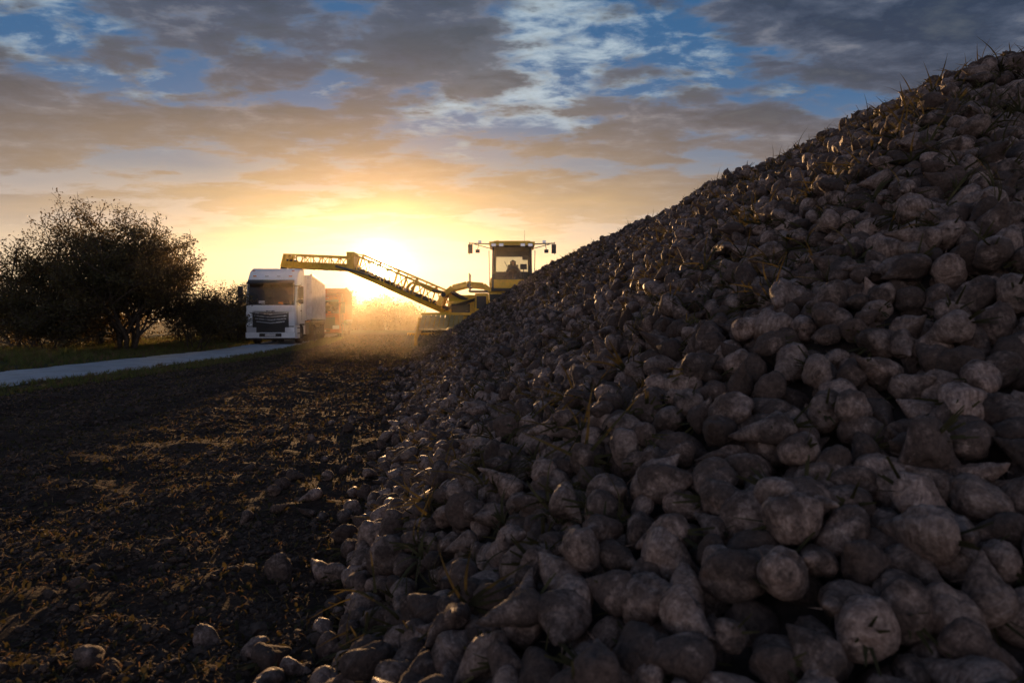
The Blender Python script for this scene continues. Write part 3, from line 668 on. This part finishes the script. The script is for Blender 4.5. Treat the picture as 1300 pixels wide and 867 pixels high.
b.beam((0.05,-0.45,zf),(0.05,-0.25,zf+0.8),0.07,0.07,M_black); b.cyl((0.05,-0.24,zf+0.80),(0.05,-0.22,zf+0.83),0.2,M_black,20)
b.done('seat_and_console',ld,bevel=0.03)
def operator(parent,o):
    pts={'pel':(0.05,0.22,0.55,0.15,0.13),'belly':(0.05,0.25,0.75,0.15,0.12),'chest':(0.05,0.26,1.0,0.18,0.13),'neck':(0.05,0.22,1.17,0.065,0.065),
     'shl':(-0.14,0.24,1.07,0.075,0.075),'elL':(-0.27,0.12,0.82,0.05,0.05),'haL':(-0.10,-0.14,0.86,0.035,0.035),
     'shr':(0.24,0.24,1.07,0.075,0.075),'elR':(0.40,0.14,0.82,0.05,0.05),'haR':(0.42,-0.12,0.72,0.035,0.035),
     'hL':(-0.05,0.18,0.53,0.095,0.095),'knL':(-0.10,-0.25,0.56,0.07,0.07),'ftL':(-0.10,-0.32,0.10,0.045,0.045),
     'hR':(0.15,0.18,0.53,0.095,0.095),'knR':(0.20,-0.25,0.56,0.07,0.07),'ftR':(0.20,-0.32,0.10,0.045,0.045)}
    ed=[('pel','belly'),('belly','chest'),('chest','neck'),('chest','shl'),('shl','elL'),('elL','haL'),('chest','shr'),('shr','elR'),('elR','haR'),('pel','hL'),('hL','knL'),('knL','ftL'),('pel','hR'),('hR','knR'),('knR','ftR')]
    ks=list(pts); me=bpy.data.meshes.new('operator_body'); me.from_pydata([(pts[q][0],pts[q][1]+0.06,pts[q][2]) for q in ks],[(ks.index(a),ks.index(c)) for a,c in ed],[])
    me.materials.append(M_cloth); ob=bpy.data.objects.new('operator_body',me); COL.objects.link(ob); ob.parent=parent; ob.location=o
    sk=ob.modifiers.new('skin','SKIN')
    if me.skin_vertices:
        for i,q in enumerate(ks): me.skin_vertices[0].data[i].radius=(pts[q][3],pts[q][4])
        me.skin_vertices[0].data[0].use_root=True
    s=ob.modifiers.new('sub','SUBSURF'); s.levels=2; s.render_levels=2
    bm=bmesh.new(); bmesh.ops.create_uvsphere(bm,u_segments=20,v_segments=16,radius=0.105)
    for v in bm.verts:
        c=v.co; c.z*=1.22; c.x*=0.82
        if c.y<-0.04: c.y-=0.03*math.exp(-(c.x/0.02)**2-((c.z+0.01)/0.03)**2)
        if c.z<-0.02: c.x*=0.9
    for f in bm.faces: f.smooth=True; f.material_index=1 if (f.calc_center_median().z>0.045 or f.calc_center_median().y>0.045) else 0
    me=bpy.data.meshes.new('operator_head'); bm.to_mesh(me); bm.free(); me.materials.append(M_skin); me.materials.append(M_black)
    h=bpy.data.objects.new('operator_head',me); COL.objects.link(h); h.parent=parent; h.location=(o[0]+0.05,o[1]+0.25,o[2]+1.30)
operator(ld,(0,0,zf))
b=MB(mats)
for sx in (-1,1):
    b.beam((sx*0.95,-1.0,zt+0.08),(sx*2.0,-1.15,zt+0.10),0.05,0.05,M_black); b.beam((sx*0.95,-1.0,zt-0.14),(sx*1.75,-1.12,zt+0.06),0.035,0.035,M_black)
    b.beam((sx*1.98,-1.15,zt+0.16),(sx*1.98,-1.15,zt-0.42),0.03,0.03,M_black); b.box((sx*1.94,-1.15,zt-0.16),(0.22,0.08,0.42),M_black)
    b.box((sx*1.5,-1.12,zt+0.18),(0.16,0.09,0.12),M_lens); b.beam((sx*1.55,-1.1,zt+0.1),(sx*1.6,-1.1,zt-0.2),0.03,0.03,M_black); b.box((sx*1.6,-1.1,zt-0.26),(0.2,0.05,0.16),M_black)
b.done('mirror_arms',ld,bevel=0.008)
b=MB(mats)
b.box((0.2,4.8,1.75),(1.4,10.5,0.5),M_yellow); b.prism([(1.1,2.0),(1.1,3.1),(1.6,3.4),(6.4,3.4),(7.0,3.0),(7.0,2.0)],-1.1,1.5,M_yellow)
b.box((0.2,8.3,2.5),(2.5,2.0,1.1),M_yellow); b.box((0.2,9.6,2.0),(2.6,0.6,1.3),M_black)
for i in range(7): b.box((-1.12,2.2+i*0.55,2.7),(0.03,0.35,0.7),M_black)
b.box((0.2,0.3,2.2),(2.6,2.0,0.85),M_yellow); b.box((-1.45,0.2,2.08),(0.6,1.6,0.9),M_yellow); b.box((-1.77,0.2,2.08),(0.03,1.2,0.5),M_black)
b.box((-1.45,-0.62,2.1),(0.46,0.03,0.6),M_black); b.box((-0.6,-0.72,2.25),(0.9,0.03,0.45),M_black)
b.box((-1.6,-0.2,2.62),(0.9,1.4,0.06),M_steel)
for y in (-0.85,-0.2,0.45): b.beam((-2.02,y,2.62),(-2.02,y,3.45),0.035,0.035,M_steel)
b.beam((-2.02,-0.9,3.45),(-2.02,0.5,3.45),0.04,0.04,M_steel); b.beam((-2.02,-0.9,3.05),(-2.02,0.5,3.05),0.03,0.03,M_steel)
for i in range(7): b.box((-2.15,-0.3,0.5+i*0.3),(0.12,0.5,0.03),M_steel)
b.cyl((0.9,5.5,3.3),(0.9,5.5,3.9),0.09,M_black)
b.done('chassis',ld,bevel=0.04)
b=MB([M_rubber,M_yellow,M_steel])
for y in (1.6,7.4):
    for sx in (-1,1): b.wheel((0.2+sx*1.35,y,0.92),0.92,0.75,M_rubber,M_yellow)
    b.cyl((-1.0,y,0.92),(1.4,y,0.92),0.15,M_steel)
b.done('wheels',ld)
b=MB(mats)
xl,xr=-4.3,4.4
for i,(y,z,r) in enumerate(((-2.35,0.28,0.17),(-1.95,0.36,0.17),(-1.55,0.46,0.17),(-1.15,0.56,0.17))):
    b.cyl((xl+0.1,y,z),(xr-0.1,y,z),r*0.7,M_steel,12)
    n=52
    for j in range(n):
        x=xl+0.15+(xr-xl-0.3)*j/(n-1); b.cyl((x-0.012,y-0.02,z),(x+0.03,y+0.02,z),r*1.15,M_steel,10)
for x in (xl,-1.9,1.9,xr):
    b.prism([(-2.75,0.12),(-2.6,0.55),(-1.3,1.35),(-0.6,1.35),(-0.5,0.2)],x-0.04,x+0.04,M_yellow)
b.box(((xl+xr)/2,-0.62,1.15),(xr-xl,0.14,0.45),M_yellow); b.box(((xl+xr)/2,-0.55,0.5),(xr-xl,0.1,0.6),M_steel)
b.beam((xl,-0.75,1.55),(xr,-0.75,1.55),0.12,0.12,M_yellow)
for x in np.linspace(xl+0.2,xr-0.2,9): b.beam((x,-0.7,1.3),(x,-0.75,1.55),0.06,0.06,M_black)
for j in range(9):
    x0=xl+0.08+j*0.22
    b.poly([(x0,-2.2,0.80+0.03*(j%3)),(x0,-0.8,1.5),(x0+0.19,-0.8,1.5),(x0+0.19,-2.2,0.80+0.03*(j%3))],M_canvas)
for j in range(9):
    x=xl-0.35+j*0.12; b.cyl((x,-2.2+0.1*j,0.62),(x-0.18,-3.0+0.05*j,0.06),0.035,M_black,8,0.012)
b.beam((xl-0.4,-2.2,0.62),(xl+0.7,-1.4,0.62),0.1,0.1,M_yellow)
b.beam((-0.9,-0.6,1.2),(-0.7,0.6,1.8),0.25,0.3,M_yellow); b.beam((1.1,-0.6,1.2),(0.9,0.6,1.8),0.25,0.3,M_yellow)
b.done('pickup_rollers',ld,bevel=0.012)
def truss(b,A,B,w,h,n,solid=0.35):
    A=Vector(A);B=Vector(B);d=(B-A); side=Vector((-d.y,d.x,0)).normalized(); up=side.cross(d).normalized()
    if up.z<0: up=-up
    c=lambda s,u,t:A+d*t+side*(s*w/2)+up*(u*h)
    for s in (-1,1):
        b.beam(c(s,0,0),c(s,0,1),0.10,0.12,M_yellow); b.beam(c(s,1,0),c(s,1,1),0.09,0.09,M_yellow)
        for i in range(n):
            t0=i/n;t1=(i+1)/n
            b.beam(c(s,0,t0),c(s,1,t0),0.05,0.05,M_yellow)
            b.beam(c(s,0 if i%2 else 1,t0),c(s,1 if i%2 else 0,t1),0.045,0.045,M_yellow)
        b.beam(c(s,0,1),c(s,1,1),0.07,0.07,M_yellow)
        b.beam(c(s*0.97,solid*0.5,0),c(s*0.97,solid*0.5,1),0.02,h*solid,M_yellow)
    for i in range(n+1): b.beam(c(-1,0,i/n),c(1,0,i/n),0.05,0.05,M_yellow)
    for i in range(0,n+1,2): b.beam(c(-1,1,i/n),c(1,1,i/n),0.05,0.05,M_yellow)
    q0=c(0,0.18,0);q1=c(0,0.18,1); b.beam(q0,q1,w*0.9,0.03,M_black)
    m=int(d.length/0.3)
    for i in range(m): b.beam(c(-0.9,0.24,(i+.5)/m),c(0.9,0.24,(i+.5)/m),0.03,0.06,M_steel)
    for i in range(0,m,3):
        p=c(-0.85,-0.05,(i+.5)/m);q=c(0.85,-0.05,(i+.5)/m); b.cyl(p,q,0.05,M_black,8)
b=MB(mats)
P0=(-2.3,1.3,1.25);P1=(-8.75,4.6,4.0);P2=(-12.7,6.2,4.3)
truss(b,P0,P1,1.0,0.92,12,0.20); truss(b,P1,P2,1.0,0.68,7,0.45)
b.box((-12.85,6.25,4.62),(0.35,1.1,0.75),M_yellow,(0,0.25,0)); b.box((-13.05,6.3,4.4),(0.04,1.0,0.5),M_black,(0,0.35,0)); b.cyl((-12.75,5.7,4.55),(-12.5,6.75,4.55),0.18,M_black)
b.box((-8.75,4.6,4.5),(0.4,1.15,0.9),M_yellow)
b.cyl((-7.2,3.3,3.55),(-9.6,4.3,4.2),0.06,M_steel); b.cyl((-6.2,3.0,3.05),(-7.6,3.45,3.65),0.09,M_black)
b.done('discharge_conveyor',ld,bevel=0.01)
b=MB(mats)
def path(pts,w,h,m):
    for i in range(len(pts)-1): b.beam(pts[i],pts[i+1],w,h,m)
for yy in (0.45,1.95):
    path([(-0.9,yy,2.55),(-1.4,yy,2.95),(-2.2,yy,3.02),(-2.9,yy,2.85),(-3.4,yy,2.45),(-3.6,yy,1.95)],0.16,0.26,M_yellow)
    path([(-3.3,yy,2.6),(-4.0,yy+.1,2.72),(-4.6,yy+.2,3.05),(-4.95,yy+.3,3.1),(-5.2,yy+.4,2.85)],0.10,0.13,M_yellow)
    b.cyl((-1.5,yy,1.8),(-2.9,yy,2.6),0.10,M_black); b.cyl((-2.9,yy,2.6),(-3.9,yy,2.7),0.05,M_steel)
b.cyl((-3.35,0.35,2.5),(-3.35,2.1,2.5),0.12,M_black); b.cyl((-2.1,0.3,2.95),(-2.1,2.1,2.95),0.10,M_black)
b.box((-1.9,1.2,1.6),(1.6,1.7,0.75),M_yellow); b.cyl((-1.9,1.2,0.95),(-1.9,1.2,1.25),0.8,M_black,24)
b.prism([(0.3,1.2),(0.3,2.2),(0.7,2.5),(1.8,2.5),(2.1,2.2),(2.1,1.2)],-3.1,-1.3,M_yellow)
b.box((-2.5,0.285,1.75),(0.9,0.03,0.6),M_black)
for i in range(4): b.beam((-1.2-0.1*i,0.2,2.4),(-3.3+0.1*i,0.1,1.7+0.08*i),0.035,0.035,M_black)
b.done('lift_boom',ld,bevel=0.025)

# ------------------------------------------------------------------ world
EL=math.radians(4.2); AZ=math.radians(-10.9)
S=Vector((math.sin(AZ)*math.cos(EL),math.cos(AZ)*math.cos(EL),math.sin(EL)))
w=bpy.data.worlds.new('World'); scene.world=w; w.use_nodes=True; nt=w.node_tree; nt.nodes.clear()
out=nt.nodes.new('ShaderNodeOutputWorld'); bg=nt.nodes.new('ShaderNodeBackground'); L(nt,bg.outputs[0],out.inputs[0])
tc=N(nt,'ShaderNodeTexCoord'); nrm=N(nt,'ShaderNodeVectorMath',operation='NORMALIZE'); L(nt,tc.outputs['Generated'],nrm.inputs[0]); Dv=nrm.outputs[0]
sp=N(nt,'ShaderNodeSeparateXYZ'); L(nt,Dv,sp.inputs[0]); zx,zy,zz_=sp.outputs
zc=mathn(nt,'MAXIMUM',zz_,0.0)
sky=N(nt,'ShaderNodeTexSky'); sky.sky_type='NISHITA'; sky.sun_disc=False; sky.sun_elevation=EL; sky.sun_rotation=AZ; sky.altitude=100; sky.air_density=1.2; sky.dust_density=1.0
base=ramp(nt,zc,[(0.0,(0.70,0.52,0.36)),(0.08,(0.66,0.52,0.40)),(0.13,(0.40,0.34,0.33)),(0.20,(0.13,0.18,0.26)),(0.29,(0.028,0.115,0.26)),(0.6,(0.018,0.09,0.22)),(1.0,(0.03,0.08,0.17))])
skm=mixc(nt,1.0,sky.outputs[0],(0.008,0.010,0.016),'MULTIPLY')
base=mixc(nt,1.0,base,skm,'ADD')
den=mathn(nt,'ADD',zc,0.12)
cu=mathn(nt,'DIVIDE',zx,den); cv=mathn(nt,'DIVIDE',zy,den)
cm=N(nt,'ShaderNodeCombineXYZ'); L(nt,mathn(nt,'MULTIPLY',cu,0.7),cm.inputs[0]); L(nt,cv,cm.inputs[1])
def noise_(scale,detail,rough,dist,off):
    a=N(nt,'ShaderNodeVectorMath',operation='ADD'); L(nt,cm.outputs[0],a.inputs[0]); a.inputs[1].default_value=off
    n=N(nt,'ShaderNodeTexNoise',i_Scale=scale,i_Detail=detail,i_Roughness=rough,i_Distortion=dist); L(nt,a.outputs[0],n.inputs['Vector']); return n.outputs[0]
cn1=noise_(1.9,8.0,0.56,0.15,(3.1,1.7,0.0)); cn2=noise_(6.5,7.0,0.62,0.2,(8.4,2.2,4.0)); cn3=noise_(0.9,2.0,0.5,0.0,(1.4,5.2,9.0))
sub=N(nt,'ShaderNodeVectorMath',operation='SUBTRACT'); L(nt,Dv,sub.inputs[0]); sub.inputs[1].default_value=S
mul=N(nt,'ShaderNodeVectorMath',operation='MULTIPLY'); L(nt,sub.outputs[0],mul.inputs[0]); mul.inputs[1].default_value=(0.70,1,2.3)
ln=N(nt,'ShaderNodeVectorMath',operation='LENGTH'); L(nt,mul.outputs[0],ln.inputs[0]); Ld=ln.outputs['Value']
ln2=N(nt,'ShaderNodeVectorMath',operation='LENGTH'); L(nt,sub.outputs[0],ln2.inputs[0]); Lr=ln2.outputs['Value']
def gauss(src,sig): return mathn(nt,'EXPONENT',mathn(nt,'MULTIPLY',mathn(nt,'MULTIPLY',src,src),-1.0/(sig*sig)))
def dirdist(px,py):
    v=Vector(px).normalized(); a=N(nt,'ShaderNodeVectorMath',operation='SUBTRACT'); L(nt,Dv,a.inputs[0]); a.inputs[1].default_value=v
    m_=N(nt,'ShaderNodeVectorMath',operation='MULTIPLY'); L(nt,a.outputs[0],m_.inputs[0]); m_.inputs[1].default_value=(1,1,py)
    l=N(nt,'ShaderNodeVectorMath',operation='LENGTH'); L(nt,m_.outputs[0],l.inputs[0]); return l.outputs['Value']
warm=gauss(Ld,0.42)
csum=mathn(nt,'ADD',mathn(nt,'ADD',mathn(nt,'MULTIPLY',cn1,0.62),mathn(nt,'MULTIPLY',cn2,0.20)),mathn(nt,'MULTIPLY',cn3,0.18))
brk=gauss(dirdist((-0.01,1,0.37),1.8),0.20)
csum=mathn(nt,'SUBTRACT',csum,mathn(nt,'MULTIPLY',brk,0.05))
cmask=ramp(nt,csum,[(0.445,0.0),(0.505,1.0)],'EASE')
hz=ramp(nt,zc,[(0.07,0.0),(0.18,0.90),(1.0,0.96)],'EASE')
cfac=mathn(nt,'MULTIPLY',cmask,hz)
thick=ramp(nt,mathn(nt,'ADD',mathn(nt,'MULTIPLY',csum,0.6),mathn(nt,'MULTIPLY',cn2,0.4)),[(0.43,(0.19,0.20,0.24)),(0.49,(0.082,0.10,0.145)),(0.57,(0.030,0.043,0.075))])
lowc=ramp(nt,zc,[(0.10,1.0),(0.27,0.0)])
ccol=mixc(nt,mathn(nt,'MULTIPLY',lowc,0.6),thick,(0.19,0.185,0.24))
ccol=mixc(nt,mathn(nt,'MULTIPLY',warm,0.75),ccol,(0.38,0.28,0.20))
veil=ramp(nt,mathn(nt,'ADD',mathn(nt,'ADD',mathn(nt,'MULTIPLY',cn2,0.60),mathn(nt,'MULTIPLY',cn3,0.30)),mathn(nt,'MULTIPLY',brk,0.11)),[(0.465,0.0),(0.60,1.0)],'EASE')
vf=mathn(nt,'MULTIPLY',veil,ramp(nt,zc,[(0.20,0.0),(0.30,0.85)]))
col=mixc(nt,vf,base,(0.50,0.60,0.66))
col=mixc(nt,cfac,col,ccol)
def addglow(col,g,c,k):
    m=N(nt,'ShaderNodeVectorMath',operation='SCALE'); m.inputs[0].default_value=c; L(nt,mathn(nt,'MULTIPLY',g,k),m.inputs['Scale'])
    return mixc(nt,1.0,col,m.outputs[0],'ADD')
streak=mathn(nt,'ADD',0.15,mathn(nt,'MULTIPLY',cn1,1.7))
col=addglow(col,mathn(nt,'MULTIPLY',gauss(Ld,0.36),streak),(0.54,0.32,0.07),1.0)
col=addglow(col,gauss(Ld,0.14),(0.45,0.28,0.08),1.0)
col=addglow(col,gauss(Lr,0.034),(2.6,1.9,0.9),1.0)
col=addglow(col,gauss(Lr,0.014),(40,30,15),1.0)
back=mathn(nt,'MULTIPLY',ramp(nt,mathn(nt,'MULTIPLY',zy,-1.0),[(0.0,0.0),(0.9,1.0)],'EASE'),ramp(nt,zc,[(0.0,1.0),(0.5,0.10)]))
col=addglow(col,back,(0.78,0.74,0.82),1.0)  # fill glow added low in the sky behind the camera, brightens the truck front
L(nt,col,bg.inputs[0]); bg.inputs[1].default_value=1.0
w.cycles.sampling_method='MANUAL'; w.cycles.sample_map_resolution=1024

# haze added to give the glow round the low sun (homogeneous volume)
hz_me=bpy.data.meshes.new('glow_haze'); bm=bmesh.new(); bmesh.ops.create_cube(bm,size=1,matrix=Matrix.Translation((-8,50,5.5))@Matrix.Diagonal((60,60,12,1))); bm.to_mesh(hz_me); bm.free()
hm,hnt,hout=new_mat('glow_haze_scatter'); pv=hnt.nodes.new('ShaderNodeVolumeScatter'); pv.inputs['Color'].default_value=(1.0,0.88,0.68,1); pv.inputs['Density'].default_value=0.0009; pv.inputs['Anisotropy'].default_value=0.87
L(hnt,pv.outputs[0],hout.inputs['Volume']); hz_me.materials.append(hm)
hob=bpy.data.objects.new('glow_haze',hz_me); COL.objects.link(hob)

sun=bpy.data.lights.new('sun','SUN'); sun.energy=5.0; sun.angle=math.radians(0.6); sun.color=(1.0,0.56,0.24)
so=bpy.data.objects.new('sun',sun); COL.objects.link(so); so.rotation_euler=S.to_track_quat('Z','Y').to_euler(); so.location=(0,0,30)

cam=bpy.data.cameras.new('camera'); co=bpy.data.objects.new('camera',cam); COL.objects.link(co); scene.camera=co
cam.lens=24; cam.sensor_width=36; cam.clip_start=0.05; cam.clip_end=6000
co.location=(0,0,1.2); co.rotation_euler=(math.radians(90-1.69),0,0)
cam.dof.use_dof=True; cam.dof.focus_distance=8.0; cam.dof.aperture_fstop=3.5
scene.view_settings.view_transform='Standard'; scene.view_settings.look='None'; scene.view_settings.exposure=0
